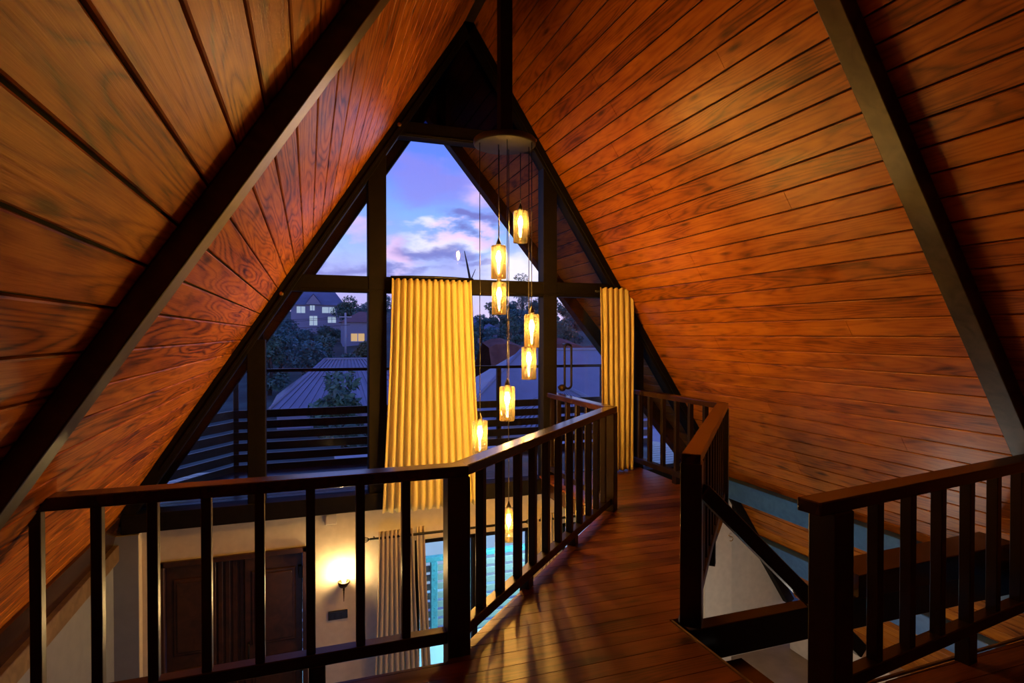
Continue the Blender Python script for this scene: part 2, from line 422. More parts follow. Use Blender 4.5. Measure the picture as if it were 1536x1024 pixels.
# sloping stair handrail
r = empty('stair_handrail', (2.06, 2.73, .75), label='sloping dark handrail descending beside the stairs from the walkway newel', cat='handrail')
mb = MB(); mb.bar((2.06, 2.70, .735), (3.25, 2.70, -.372), .055, .085, .006); mb.build('rail', M['rail'], r)
# stairs
r = empty('staircase', (1.9, 2.35, 0), label='dark open timber staircase dropping from the loft floor opening', cat='stairs')
for y in (2.0, 2.66):
    mb = MB(); mb.bar((1.93, y, -.20), (4.62, y, -2.66), .05, .24, .004); mb.build('stringer', M['rail'], r)
for k in range(12):
    mb = MB(); x = 2.02 + .215*k; z = -.2 - .197*k; mb.box(x, x+.25, 2.03, 2.63, z-.04, z, .004); mb.build('tread', M['railtop'], r)

# ------------------------------------------------------------------ gable window
win = empty('window_1', (XR, YG, 0), kind='structure')
def frame_piece(name, f): 
    mb = MB(); f(mb); return mb.build(name, M['frame'], win)
for side, s1 in ((-1, 6.0), (1, 8.3)):
    c = []
    for s in (.0, s1):
        c += [onroof(side, s, 6.1, .002), onroof(side, s, 6.27, .002), onroof(side, s, 6.27, .115), onroof(side, s, 6.1, .115)]
    frame_piece('frame_rafter', lambda m, c=c: m.hexa(c, .006, seg=2))
    c2 = []
    for s in (.3, min(s1, 5.5)):
        c2 += [onroof(side, s, 6.085, .06), onroof(side, s, 6.1, .06), onroof(side, s, 6.1, .085), onroof(side, s, 6.085, .085)]
    frame_piece('frame_bead', lambda m, c=c2: m.hexa(c, .003))
def hx(z): return (ZR - z)/SL
for nm, z0, z1, y0 in (('transom', 2.03, 2.195, 6.12), ('transom', 3.665, 3.82, 6.12), ('sill', -.20, -.03, 6.08)):
    a = hx(z0) - .13
    frame_piece(nm, lambda m: m.box(XR-a, XR+min(a, 3.25), y0, 6.28, z0, z1, .005))
    if nm == 'transom':
        frame_piece('frame_bead', lambda m: m.box(XR-hx(z0)+.2, XR+hx(z0)-.2, y0-.014, y0, z0+.012, z0+.03, .003))
for x0, x1, z0, z1 in ((.576, .759, -.03, 3.72), (2.506, 2.671, -.03, 3.72), (-.562, -.40, -.03, 1.55), (3.70, 3.81, -.03, 1.72)):
    frame_piece('mullion', lambda m: m.box(x0, x1, 6.11, 6.28, z0, z1, .005))
for x in (-.28, 3.55, .86, 2.42):
    z = roofz(x); mb = MB(); mb.lathe([(.0,0),(.022,0),(.022,.012),(.012,.02),(0,.02)], (0,0,0), 10, axis='y')
    bmesh.ops.rotate(mb.bm, verts=mb.bm.verts[:], cent=(0,0,0), matrix=Matrix.Rotation(PI, 3, 'Z'))
    bmesh.ops.translate(mb.bm, verts=mb.bm.verts[:], vec=(x + (.03 if x < XR else -.03), 6.09, z-.06)); mb.build('bolt', M['brass'], win)
def pane(poly, mat='pane'):
    mb = MB(); mb.prism(poly, 'y', 6.215, 6.221); mb.build('pane', M[mat], win)
M['apexglass'] = glass_mat('dark_tinted_glass', (.16,.17,.26))
def rx(z, side, o=.06): return XR + side*(hx(z) - o*K/SL)
# panes between the frame members
pane([(rx(3.8,-1), 3.8), (rx(3.8,1), 3.8), (XR, ZR-.1)], 'apexglass')
pane([(.74, 2.18), (2.52, 2.18), (2.52, 3.72), (.74, 3.72)])
pane([(rx(2.18,-1), 2.18), (.59, 2.18), (.59, roofz(.59)-.1)])
pane([(2.66, 2.18), (rx(2.18,1), 2.18), (2.66, roofz(2.66)-.1)])
pane([(-.42, -.05), (.59, -.05), (.59, 2.05), (rx(2.05,-1), 2.05), (-.42, roofz(-.42)-.1)])
pane([(rx(-.05,-1), -.05), (-.55, -.05), (-.55, roofz(-.55)-.1)])
pane([(.74, -.05), (2.52, -.05), (2.52, 2.05), (.74, 2.05)])
pane([(3.79, -.05), (rx(-.05,1), -.05), (3.79, roofz(3.79)-.1)])
# glazed door in the right bay
dr = empty('door_1', (3.19, YG, 0), kind='structure')
mb = MB(); mb.prism([(2.68, 0.0), (3.69, 0.0), (3.69, roofz(3.69)-.1), (rx(2.05,1), 2.05), (2.68, 2.05)], 'y', 6.215, 6.221); mb.build('pane', M['pane'], dr)
mb = MB(); mb.box(2.675, 2.70, 6.19, 6.25, 0, 2.03, .003); mb.box(3.67, 3.70, 6.19, 6.25, 0, 1.7, .003); mb.build('stile', M['bronze'], dr)
mb = MB(); ring = []
for k in range(25):
    t = 2*PI*k/24; cx, cz = math.cos(t)*.042, math.sin(t)*.042
    ring.append((2.79 + cx, 6.07, 1.235 + cz + (.21 if math.sin(t) >= 0 else -.21)))
ring.append(ring[0]); mb.tube(ring, .013, 8, cap=False)
mb.tube([(2.79,6.07,1.487),(2.79,6.21,1.487)], .01, 8); mb.tube([(2.79,6.07,.983),(2.79,6.21,.983)], .01, 8)
mb.build('door_handle', M['black'], dr)
mb = MB(); mb.lathe([(0,-.05),(.03,-.045),(.04,-.02),(.04,.02),(.02,.05),(.012,.1)], (2.735,6.11,.99), 14, axis='y'); mb.build('door_lock', M['bronze'], dr)

# ------------------------------------------------------------------ curtains
def curtain(name, label, y, xt0, xt1, xb0, xb1, z1, z0, folds, amp, mat, cat='curtain', ring_r=0, rod_z=None, seed=1):
    rnd = random.Random(seed); root = empty(name, ((xt0+xt1)/2, y, z1), label=label, cat=cat)
    nx, nz = folds*12, 40; ph = [rnd.uniform(-.5,.5) for _ in range(folds+1)]; am = [rnd.uniform(.75,1.2) for _ in range(folds+1)]
    mb = MB(); grid = []
    for j in range(nz+1):
        t = j/nz; row = []
        for i in range(nx+1):
            q = i/nx; kf = min(int(q*folds), folds-1); fr = q*folds - kf
            e = t**1.3; A = amp*(.55 + .45*min(1, t*4))*(am[kf]*(1-fr) + am[kf+1]*fr)
            x0 = xt0 + (xb0-xt0)*e; x1 = xt1 + (xb1-xt1)*e
            phi = 2*PI*q*folds + .5*t*(ph[kf]*(1-fr) + ph[kf+1]*fr)*2
            x = x0 + (x1-x0)*q + .35*A*math.sin(2*phi)*.5; yy = y - A*math.cos(phi) - .006*math.sin(7*q+5*t)
            zz = z1 + (z0-z1)*t + (.008*math.cos(phi) if j == 0 else 0) + (.006*math.sin(3*phi*.5) if j == nz else 0)
            row.append(mb.bm.verts.new((x, yy, zz)))
        grid.append(row)
    for a, b in zip(grid, grid[1:]):
        for i in range(nx):
            f = mb.bm.faces.new((a[i], a[i+1], b[i+1], b[i])); f.smooth = True
    o = mb.build('drape', mat, root)
    sm = o.modifiers.new('thick', 'SOLIDIFY'); sm.thickness = .004
    # stitched hem band
    return root
curtain('curtain', 'wide yellow curtain hanging in the centre of the gable glass', 6.03, .80, 1.635, .70, 1.76, 2.165, -.22, 13, .034, M['curtain'], seed=4)
curtain('curtain', 'narrow yellow curtain hanging beside the glazed door on the right', 6.02, 3.165, 3.60, 3.20, 3.60, 2.135, .012, 6, .027, M['curtain'], seed=9)
def rod(label, x0, x1, y, z, finials, bend=0.0):
    r = empty('curtain_rod', (x0, y, z), label=label, cat='curtain rod')
    mb = MB(); mb.tube([(x0,y,z), (x0*.75+x1*.25,y,z+bend*.75), ((x0+x1)/2,y,z+bend), (x0*.25+x1*.75,y,z+bend*.75), (x1,y,z)], .013, 10); mb.build('pole', M['black'], r)
    for x, s in finials:
        mb = MB(); cage = []
        for k in range(4):
            t = PI/2*k; pts = []
            for j in range(7):
                u = j/6; rr = .024*math.sin(PI*u)
                pts.append((x + s*(.0 + .085*u), y + rr*math.cos(t), z + rr*math.sin(t)))
            mb.tube(pts, .0045, 5)
        mb.tube([(x+s*.085,y,z),(x+s*.125,y,z)], [.011,.002], 6); mb.build('finial', M['black'], r)
    for x in (x0+.05*(1 if x1 > x0 else -1), x1-.05):
        mb = MB(); mb.tube([(x, y, z-.005), (x, YG-.02 if y > 6.08 else 6.13, z-.005)], .008, 6); mb.build('bracket', M['black'], r)
    return r
rod('dark curtain rod above the wide central yellow curtain', .79, 1.66, 6.03, 2.185, [], .012)
rod('dark curtain rod holding the narrow yellow curtain by the door', 3.13, 3.62, 6.06, 2.10, [])

# ------------------------------------------------------------------ chandelier of eight amber glass pendants
CH = V((1.64, 4.906, 3.27))
ch = empty('chandelier', CH, label='round metal canopy dropping eight amber glass pendant lamps at staggered heights', cat='chandelier')
mb = MB(); mb.box(1.585, 1.695, 4.85, 4.96, 3.33, 4.90, .005); mb.build('stem', M['frame'], ch)
mb = MB(); mb.lathe([(0,3.262),(.258,3.262),(.272,3.268),(.275,3.285),(.275,3.312),(.268,3.318),(.07,3.322),(.06,3.34),(0,3.34)], (1.64,4.906,0), 48); mb.build('canopy', M['disc'], ch)
RTV, FWV = V((math.cos(math.radians(19.2)), -math.sin(math.radians(19.2)), 0)), V((math.sin(math.radians(19.2)), math.cos(math.radians(19.2)), 0))
for a, b, z in ((.142, .19, 2.585), (-.053, -.04, 2.235), (-.052, .11, 1.925), (.236, -.10, 1.63), (.215, .03, 1.345), (.024, -.18, 1.01), (-.215, -.09, .705), (.035, .10, -.125)):
    c = CH + RTV*a + FWV*b; c.z = 0; x, y = c.x, c.y; h = .145
    mb = MB(); mb.tube([(x,y,3.27),(x,y,z+h+.05)], .0035, 6); mb.lathe([(.004,z+h+.07),(.010,z+h+.05),(.022,z+h+.02),(.024,z+h-.002),(.018,z+h-.004),(.018,z+h-.045),(.012,z+h-.05)], (x,y,0), 14)
    pd = mb.build('pendant', M['cord'], ch)
    mb = MB(); R = .066; mb.lathe([(.02,z+h-.004),(R-.006,z+h-.002),(R,z+h-.010),(R,z-h),(R-.004,z-h),(R-.004,z-h+.012)], (x,y,0), 28); mb.build('glass_shade', M['shade'], pd)
    mb = MB(); mb.lathe([(.009,z+h-.05),(.016,z+h-.075),(.023,z+.05),(.021,z+.025),(.012,z-.005),(.003,z-.02)], (x,y,0), 10); mb.build('bulb', M['bulblow' if z < 1.2 else 'bulb'], pd)
    mb = MB(); mb.tube([(x,y,z-.02),(x,y,z-h+.01)], .0025, 5); mb.build('filament_rod', M['brass'], pd)

# ------------------------------------------------------------------ ground floor below
mb = MB(); mb.box(-1.8, 6.7, -2.6, 6.35, ZLOW-.1, ZLOW); tag(mb.build('floor_ground', M['tile']), kind='structure')
mb = MB()
WF0, WF1 = 6.2, 6.34; WT = -.20
mb.box(-1.80, -1.335, WF0, WF1, ZLOW, WT); mb.box(-1.335, -.02, WF0, WF1, -.53, WT); mb.box(-.02, 1.06, WF0, WF1, ZLOW, WT)
mb.box(1.06, 2.40, WF0, WF1, -.60, WT); mb.box(2.40, 2.78, WF0, WF1, ZLOW, WT); mb.box(2.78, 4.35, WF0, WF1, -.60, WT)
def rxx(z): return XR + (ZR - z)/SL
mb.prism([(4.35, ZLOW), (rxx(ZLOW)-.1, ZLOW), (rxx(WT)-.1, WT), (4.35, WT)], 'y', WF0, WF1)
mb.box(-1.80, -1.465, 6.09, WF0, ZLOW, -.215)
mb.box(4.72, 5.13, 6.13, WF0, ZLOW, -.30)
tag(mb.build('wall_front', M['wall']), kind='structure')
mb = MB(); mb.box(-1.80, -1.66, -2.6, 6.075, ZLOW, -.42); mb.box(-1.66, -1.467, 6.075, 6.089, ZLOW, -.215); tag(mb.build('wall_left', M['kneewall']), kind='structure')  # thin sheet gives the pilaster front the same painted-in cool light
mb = MB(); mb.box(-1.78, -1.615, -2.6, 6.10, -.435, -.29, .004); tag(mb.build('trim_2', M['trimwood']), kind='structure')
mb = MB(); mb.hexa([p for y in (-2.6, 6.1) for p in ((-1.78,y,-.29),(-1.66,y,-.29),(-1.60,y,-.04),(-1.78,y,-.04))]); tag(mb.build('trim_3', M['railtop']), kind='structure')
mb = MB(); mb.box(6.05, 6.3, -2.6, 6.1, ZLOW, -2.15, .01); tag(mb.build('wall_right', M['wall']), kind='structure')
mb = MB(); mb.prism([(-2.0, ZLOW), (6.7, ZLOW), (6.56, -2.6), (XR, ZR+.05), (-1.9, roofz(-1.9)), (-2.0, -.7)], 'y', -2.75, -2.6); tag(mb.build('wall_back', M['planks_l']), kind='structure')

# ground-floor double door
d2 = empty('door_2', (-.68, 6.2, ZLOW), kind='structure')
mb = MB(); mb.box(-1.335, -1.285, 6.17, 6.3, ZLOW, -.53, .004); mb.box(-.07, -.02, 6.17, 6.3, ZLOW, -.53, .004); mb.box(-1.335, -.02, 6.17, 6.3, -.58, -.53, .004); mb.build('door_frame', M['door'], d2)
def door_leaf(x0, x1, y, cols):
    mb = MB(); mb.box(x0, x1, y, y+.045, ZLOW, -.585, .003)
    w = (x1-x0)/cols
    for k in range(cols):
        for za, zb in ((-1.45, -.72), (-2.45, -1.58)):
            mb.box(x0+k*w+.06, x0+(k+1)*w-.06, y-.012, y+.001, za, zb, .008)
            mb.box(x0+k*w+.09, x0+(k+1)*w-.09, y-.02, y-.011, za+.03, zb-.03, .006)
    return mb.build('door_leaf', M['door'], d2)
door_leaf(-1.28, -.86, 6.235, 1); door_leaf(-.60, -.075, 6.215, 1)
mb = MB(); mb.box(-.86, -.60, 6.262, 6.30, ZLOW, -.585)
for k in range(4): mb.box(-.845+.065*k, -.80+.065*k, 6.25, 6.263, ZLOW, -.6, .006)
mb.build('door_panel', M['door'], d2)
for z in (-.78, -1.72): 
    mb = MB(); mb.box(-.105, -.055, 6.185, 6.216, z-.06, z+.06, .003); mb.tube([(-.06,6.19,z-.06),(-.06,6.19,z+.06)], .007, 8); mb.build('hinge', M['black'], d2)
mb = MB(); mb.tube([(-.565,6.215,-1.62),(-.565,6.165,-1.62),(-.565,6.165,-1.42),(-.565,6.215,-1.42)], .009, 8); mb.build('door_handle', M['black'], d2)

# sconce
s = empty('wall_sconce', (.324, 6.2, -.95), label='bronze wall sconce with glowing flame bulb beside the dark double door', cat='wall lamp')
mb = MB(); mb.lathe([(0,0),(.045,0),(.05,-.008),(.03,-.022),(0,-.026)], (.324,6.199,-.955), 16, axis='y'); mb.build('backplate', M['bronze'], s)
mb = MB(); mb.tube([(.324,6.18,-.955),(.324,6.13,-1.0),(.324,6.085,-.985),(.324,6.075,-.94)], .009, 8); mb.tube([(.324,6.10,-1.0),(.324,6.10,-1.10)], [.008,.003], 6); mb.build('arm', M['bronze'], s)
mb = MB(); mb.lathe([(.006,-.955),(.03,-.94),(.058,-.905),(.062,-.89),(.052,-.888),(.02,-.92),(.012,-.90),(0,-.90)], (.324,6.085,0), 16); mb.build('cup', M['bronze'], s)
mb = MB(); mb.lathe([(.010,-.90),(.02,-.88),(.026,-.855),(.018,-.82),(.006,-.785),(.001,-.77)], (.324,6.085,0), 12); mb.build('bulb', M['flame'], s)
mb = MB(); mb.box(.175,.365,6.185,6.2,-1.315,-1.225,.004)
sw = mb.build('switch_plate', M['switch'], origin=(.27,6.2,-1.27)); tag(sw, 'black switch plate on the wall under the glowing sconce', 'light switch')
for k in range(3):
    mb = MB(); mb.box(.19+.058*k,.235+.058*k,6.178,6.186,-1.30,-1.24,.002); mb.build('rocker', M['switch'], sw)
mb = MB(); mb.box(.145,.26,6.165,6.2,-.33,-.225,.006); mb.box(.152,.175,6.155,6.166,-.32,-.235,.003)
tag(mb.build('sensor_box', M['plastic'], origin=(.2,6.2,-.28)), 'small square white box high on wall above the sconce', 'sensor')

# lower curtains and rods
curtain('curtain', 'beige pleated curtain downstairs left of window beside the sconce', 6.10, .67, 1.02, .60, 1.12, -.43, -2.55, 8, .030, M['curtain2'], seed=12)
curtain('curtain', 'slim beige curtain edge downstairs against the left window side', 6.13, 1.06, 1.15, 1.15, 1.25, -.43, -2.55, 2, .02, M['curtain2'], seed=13)
curtain('curtain', 'beige curtain downstairs seen between balusters of the diagonal railing', 6.10, 2.46, 2.68, 2.44, 2.72, -.43, -2.55, 5, .028, M['curtain2'], seed=15)
curtain('curtain', 'bluish curtain downstairs glimpsed under the walkway beside the stairs', 6.10, 4.36, 4.66, 4.36, 4.70, -.43, -2.55, 6, .028, M['curtain2'], seed=17)
rod('iron rod with caged finial carrying the beige curtain by the sconce', .58, 2.30, 6.10, -.50, [(.58,-1), (2.28,1)])
rod('iron rod with caged finial behind the balusters of the diagonal railing', 2.45, 4.72, 6.10, -.50, [(4.72,1)])
# lower windows
def low_window(name, x0, x1):
    w = empty(name, ((x0+x1)/2, 6.27, ZLOW), kind='structure')
    mb = MB(); f = .05
    for a in ((x0,x1,-.65,-.60),(x0,x1,ZLOW,ZLOW+.05),(x0,x0+f,ZLOW,-.6),(x1-f,x1,ZLOW,-.6),((x0+x1)/2-.03,(x0+x1)/2+.03,ZLOW,-.6)): mb.box(a[0],a[1],6.22,6.30,a[2],a[3],.003)
    mb.build('window_frame', M['frame'], w)
    for a, b in ((x0+f, (x0+x1)/2-.03), ((x0+x1)/2+.03, x1-f)):
        mb = MB(); mb.box(a-.005, b+.005, 6.257, 6.263, ZLOW+.045, -.645); mb.build('pane', M['pane'], w)
low_window('window_2', 1.06, 2.40); low_window('window_3', 2.78, 4.35)
# cup hook
mb = MB(); hk = [(5.08, 6.13, -.98), (5.08, 6.08, -.98)] + [(5.08 + .028*math.sin(t), 6.08, -1.008 + .028*math.cos(t)) for t in [k*.5 for k in range(0, 9)]]
mb.tube(hk, .005, 6); tag(mb.build('wall_hook', M['brass']), 'small metal hook on the white wall below the right purlin', 'hook')

# ------------------------------------------------------------------ balcony outside
mb = MB(); mb.prism([(-2.3, 6.35), (5.5, 6.35), (5.2, 8.0), (-1.5, 8.0)], 'z', -.24, -.10)
for k in range(12): mb.bar((-1.9+.02*k, 6.40+.135*k, -.094), (5.3-.03*k, 6.40+.135*k, -.094), .12, .012)
tag(mb.build('floor_balcony', M['deck']), kind='structure')
br = empty('balcony_railing', (1.6, 7.9, -.1), label='dark slatted balcony railing outside the gable glass', cat='railing')
mb = MB(); mb.bar((-1.05,7.9,1.15), (4.3,7.9,1.13), .045, .04, .004); mb.bar((-1.05,7.9,1.15), (-1.75,6.45,.75), .04, .04); mb.build('top_rail', M['black'], br)
for x, zt in ((-.85,1.14),(.9,1.14),(2.55,1.14),(4.2,1.13)):
    mb = MB(); mb.box(x-.03, x+.03, 7.87, 7.93, -.1, zt, .003); mb.build('post', M['slat'], br)
for k in range(6):
    z = .66 - .135*k; mb = MB()
    mb.bar((-.88, 7.86, z-.045), (5.0, 7.86, z-.045), .025, .098, .003); mb.build('slat', M['slat'], br)
    mb = MB(); mb.bar((-.88, 7.86, z-.045), (-1.95, 6.40, z-.045), .025, .098, .003); mb.build('slat', M['slat'], br)
# barge boards at the outer edge of the roof
for side, s1 in ((-1, 6.1), (1, 6.4)):
    c = []
    for sv in (.0, s1):
        x = XR + side*sv/K; y = prow(x)
        c += [onroof(side, sv, y-.16, .0), onroof(side, sv, y+.02, .0), onroof(side, sv, y+.02, .15), onroof(side, sv, y-.16, .15)]
    mb = MB(); mb.hexa(c, .006); tag(mb.build('trim_4' if side < 0 else 'trim_5', M['frame']), kind='structure')
# lower veranda under the balcony
mb = MB(); mb.box(-3, 7, 6.34, 9.5, ZLOW-.1, ZLOW-.02); tag(mb.build('floor_veranda', M['whitewall']), kind='structure')
lr = empty('veranda_railing', (2.0, 8.0, ZLOW), label='grey slatted veranda railing with teal posts outside the downstairs window', cat='railing')
mb = MB(); mb.box(-1.0, 6.0, 7.95, 8.05, -1.55, -1.49, .004); mb.build('top_rail', M['teal'], lr)
for x in (1.62, 3.1, 4.6, .1):
    mb = MB(); mb.box(x-.045, x+.045, 7.90, 7.98, ZLOW, -1.55, .004)
    for k in range(6): mb.lathe([(0,0),(.010,0),(.006,-.006),(0,-.008)], (x, 7.90, -1.65-.13*k), 8, axis='y')
    mb.build('post', M['teal'], lr)
for k in range(8):
    z = -1.62 - .128*k; mb = MB(); mb.box(-1.0, 6.0, 8.0, 8.025, z-.085, z, .003); mb.build('slat', M['slatlow'], lr)
# pale outbuilding across the yard, lit by a cool lamp added under the balcony
ob = empty('outbuilding', (4.6, 11.6, ZLOW-.6), label='pale outbuilding wall with shuttered window beyond the veranda railing', cat='outbuilding')
mb = MB(); mb.box(.8, 9.0, 11.6, 13.2, -4.2, -1.05, .01); mb.build('wall', M['whitewall'], ob)
mb = MB(); mb.box(.5, 9.3, 11.3, 13.5, -1.05, -.93, .01); mb.build('roof', M['metalroof'], ob)
mb = MB(); mb.box(2.75, 3.75, 11.55, 11.6, -2.3, -1.2, .005); mb.box(3.22, 3.28, 11.53, 11.56, -2.3, -1.2, .003); mb.build('window', M['teal'], ob)

# ------------------------------------------------------------------ hillside, houses and trees
def hz(x, y):
    if y < 9: return -4.2
    t = min(1, (y-9)/31.0); b = -4.2 + .2*t
    far = max(0, y-38)
    b += far*.06*(1 + .25*math.sin(x*.03+1)) + 1.0*math.sin(x*.06)*min(1, far/40) + .8*math.sin(y*.09 + x*.05)*min(1, far/30)
    return b
mb = MB(); gx, gy = 60, 60; grid = []
for j in range(gy+1):
    y = 9.4 + (240-9.4)*(j/gy)**1.6; row = []
    for i in range(gx+1):
        x = (-1 + 2*i/gx)*(40 + y*.9) + y*.3; row.append(mb.bm.verts.new((x, y, hz(x, y))))
    grid.append(row)
for a, b in zip(grid, grid[1:]):
    for i in range(gx):
        f = mb.bm.faces.new((a[i], a[i+1], b[i+1], b[i])); f.smooth = True
tag(mb.build('ground', M['earth']), kind='structure')

def hip_house(name, label, cat, x, y, w, d, z0, ze, zr, ridge, wall, roof, rot=0, corr=0, wins=(), gable=None, cap=True):
    """hipped house centred on x,y; ridge = half-length of the ridge"""
    root = empty(name, (x, y, z0), label=label, cat=cat, group='houses on the hillside')
    Rm = Matrix.Rotation(rot, 4, 'Z'); T = Matrix.Translation((x, y, 0)) @ Rm
    def fin(mb, nm, mats):
        bmesh.ops.transform(mb.bm, matrix=T, verts=mb.bm.verts[:]); return mb.build(nm, mats, root)
    mb = MB(); mb.box(-w/2, w/2, -d/2, d/2, z0, ze); fin(mb, 'wall', wall)
    o = .4; E = [V((-w/2-o,-d/2-o,ze-.1)), V((w/2+o,-d/2-o,ze-.1)), V((w/2+o,d/2+o,ze-.1)), V((-w/2-o,d/2+o,ze-.1))]
    A, B = V((-ridge,0,zr)), V((ridge,0,zr))
    mb = MB()
    def slope(P, top):   # corrugated slope: P eave pair, top pair
        n = max(2, corr) if corr else 1
        for k in range(n):
            t0, t1 = k/n, (k+1)/n; lift = V((0,0,.05 if (corr and k % 2) else 0))
            a, b = P[0].lerp(P[1], t0)+lift, P[0].lerp(P[1], t1)+lift; c, e = top[0].lerp(top[1], t1)+lift, top[0].lerp(top[1], t0)+lift
            pts = [a, b, c, e]
            if (c-e).length < 1e-5: pts = [a, b, c]
            mb.quad(pts)
    slope((E[0],E[1]), (A,B)); slope((E[1],E[2]), (B,B)); slope((E[2],E[3]), (B,A)); slope((E[3],E[0]), (A,A))
    mb.quad([E[3],E[2],E[1],E[0]])
    if gable:
        gx0, gw, gz = gable
        G = [V((gx0-gw/2,-d/2-o-.05,ze)), V((gx0+gw/2,-d/2-o-.05,ze)), V((gx0,-d/2-o-.05,ze+gz)), V((gx0,-d/2+gz*1.2,ze+gz))]
        mb.quad([G[0],G[2],G[3]]); mb.quad([G[1],G[3],G[2]])
    if cap:
        for a, b in ((A,B),(E[0],A),(E[1],B)): mb.tube([a+V((0,0,.04)), b+V((0,0,.04))], .09, 6)
    fin(mb, 'roof', roof)
    if gable:
        mb = MB(); mb.quad([G[0]+V((.2,.06,0)),G[1]+V((-.2,.06,0)),G[2]+V((0,.06,-.15))]); fin(mb, 'gable_wall', wall)
    for wx, wz, ww, wh, mt in wins:
        mb = MB(); mb.box(wx-ww/2, wx+ww/2, -d/2-.06, -d/2+.02, wz-wh/2, wz+wh/2); wn = fin(mb, 'window', M[mt])
        mb = MB(); mb.box(wx-.05, wx+.05, -d/2-.1, -d/2-.055, wz-wh/2, wz+wh/2); mb.box(wx-ww/2-.08, wx+ww/2+.08, -d/2-.1, -d/2-.055, wz-wh/2-.09, wz-wh/2)
        bmesh.ops.transform(mb.bm, matrix=T, verts=mb.bm.verts[:]); mb.build('window_bar', M['whiteframe'], wn)
    return root
hip_house('house', 'tall grey house with blue slate roof and small front gable on hill', 'house', 1.7, 130, 10.2, 8, 0.5, 7.7, 10.6, 3.6, M['housewall'], M['slateroof'],
          wins=((-3.2,6.6,1.6,1.3,'coolwin'),(-1.0,7.0,.9,1.0,'coolwin'),(2.2,6.6,2.6,1.2,'coolwin'),(-.8,4.4,1.5,1.9,'coolwin'),(2.8,4.6,1.6,1.2,'coolwin')), gable=(-.8,3.4,2.2), cap=False)
hip_house('house', 'small brown roofed house with warm lit windows among trees', 'house', 6.9, 82, 5.4, 5, -1.5, 3.3, 4.7, .4, M['housewall'], M['redroof'],
          wins=((-.8,1.2,1.7,1.0,'litwin'),(1.4,1.2,1.3,1.0,'litwin')), cap=False)
hip_house('house', 'low house with corrugated metal hip roof behind left balcony slats', 'house', 2.6, 41, 8.8, 8, -4.2, -2.7, -.1, 1.6, M['housewall'], M['metalroof'], corr=36)
hip_house('house', 'large pale sheet metal roof seen right of the central curtain', 'house', 13.7, 30, 14.5, 10.2, -4.2, -2.9, .72, 2.6, M['housewall'], M['metalroof'], rot=-.12, corr=0)
hip_house('house', 'little corrugated roof in front of the large pale metal roof', 'house', 9.2, 20.5, 3.6, 3.0, -4.2, -1.6, -.55, .3, M['housewall'], M['metalroof'], rot=.15, corr=24)
hip_house('house', 'distant house with grey roof peeping beside the central curtain', 'house', 20.5, 78, 7, 6, -2, 2.4, 4.0, 1.2, M['housewall'], M['slateroof'], wins=((0,1,1.5,1.2,'darkwin'),), cap=False)

def tree(label, x, y, h, r, leafmat, n, squash=.75, rnd=random, bare=False, name='tree'):
    z0 = hz(x, y) - .2; root = empty(name, (x, y, z0), label=label, cat='tree', group='trees on the hillside')
    mb = MB(); top = z0 + h; mb.tube([(x,y,z0),(x+.1*r,y,z0+h*.4),(x,y,z0+h*.8)], [.06*r+.08,.05*r+.05,.04], 7)
    blobs = []
    for k in range(9):
        a = rnd.uniform(0, 2*PI); q = r*rnd.uniform(.15,.62); c = V((x+q*math.cos(a), y+q*math.sin(a), z0 + h*rnd.uniform(.20,.84)))
        blobs.append((c, r*rnd.uniform(.34,.6))); mb.tube([(x, y, z0+h*.45), c], [.05, .02], 5)
    mb.build('trunk', M['bark'], root)
    blobs.append((V((x,y,top-r*.4)), r*.5))
    mb = MB(); ls = .035*r + .08
    for k in range(n):
        c, br_ = blobs[k % len(blobs)]
        d = V((rnd.gauss(0,1), rnd.gauss(0,1), rnd.gauss(0,1))).normalized(); p = c + d*br_*(rnd.uniform(.55,1)) ; p.z = c.z + (p.z-c.z)*squash
        t = V((rnd.gauss(0,1), rnd.gauss(0,1), rnd.gauss(0,.6))).normalized(); q = t.cross(d + V((rnd.gauss(0,.5),rnd.gauss(0,.5),rnd.gauss(0,.5)))).normalized()
        l = ls*rnd.uniform(.7,1.5)
        mb.quad([p - t*l, p - q*l*.45, p + t*l, p + q*l*.45])
    mb.build('foliage', leafmat, root, recalc=False)
    return root
rt = random.Random(21)
def trow(specs, label):
    for k, (x, y, h, r, m) in enumerate(specs): tree(label, x, y, h, r, M[m], int(1500 + 700*r), rnd=rt)
L1 = 'dark leafy tree filling the hillside below the tall grey house'
trow([(-3.1,52,5.4,1.9,'leafa'),(0.1,53,4.7,1.9,'leafb'),(3.5,52,3.5,1.8,'leafa'),(-2.8,62,5.7,2.2,'leafb'),(1.5,63,4.2,2.0,'leafa'),(-4.7,73,5.9,2.4,'leafa'),(-0.8,72,4.1,2.2,'leafb'),(-3.4,86,4.1,2.6,'leafb'),(2.6,88,2.2,2.2,'leafa'),(-5.9,100,6.0,3,'leafa')], L1)
L2 = 'bushy dark tree in front of the corrugated left roof'
trow([(1.25,25,4.5,1.5,'leafa')], L2)
L3 = 'tree on the skyline behind the small warm lit house'
trow([(7.5,118,7.9,3.2,'leafa'),(13.3,122,7.8,3.4,'leafb'),(9.1,106,6.1,2.4,'leafb')], L3)
L4 = 'dark tree on the slope behind the large pale metal roof'
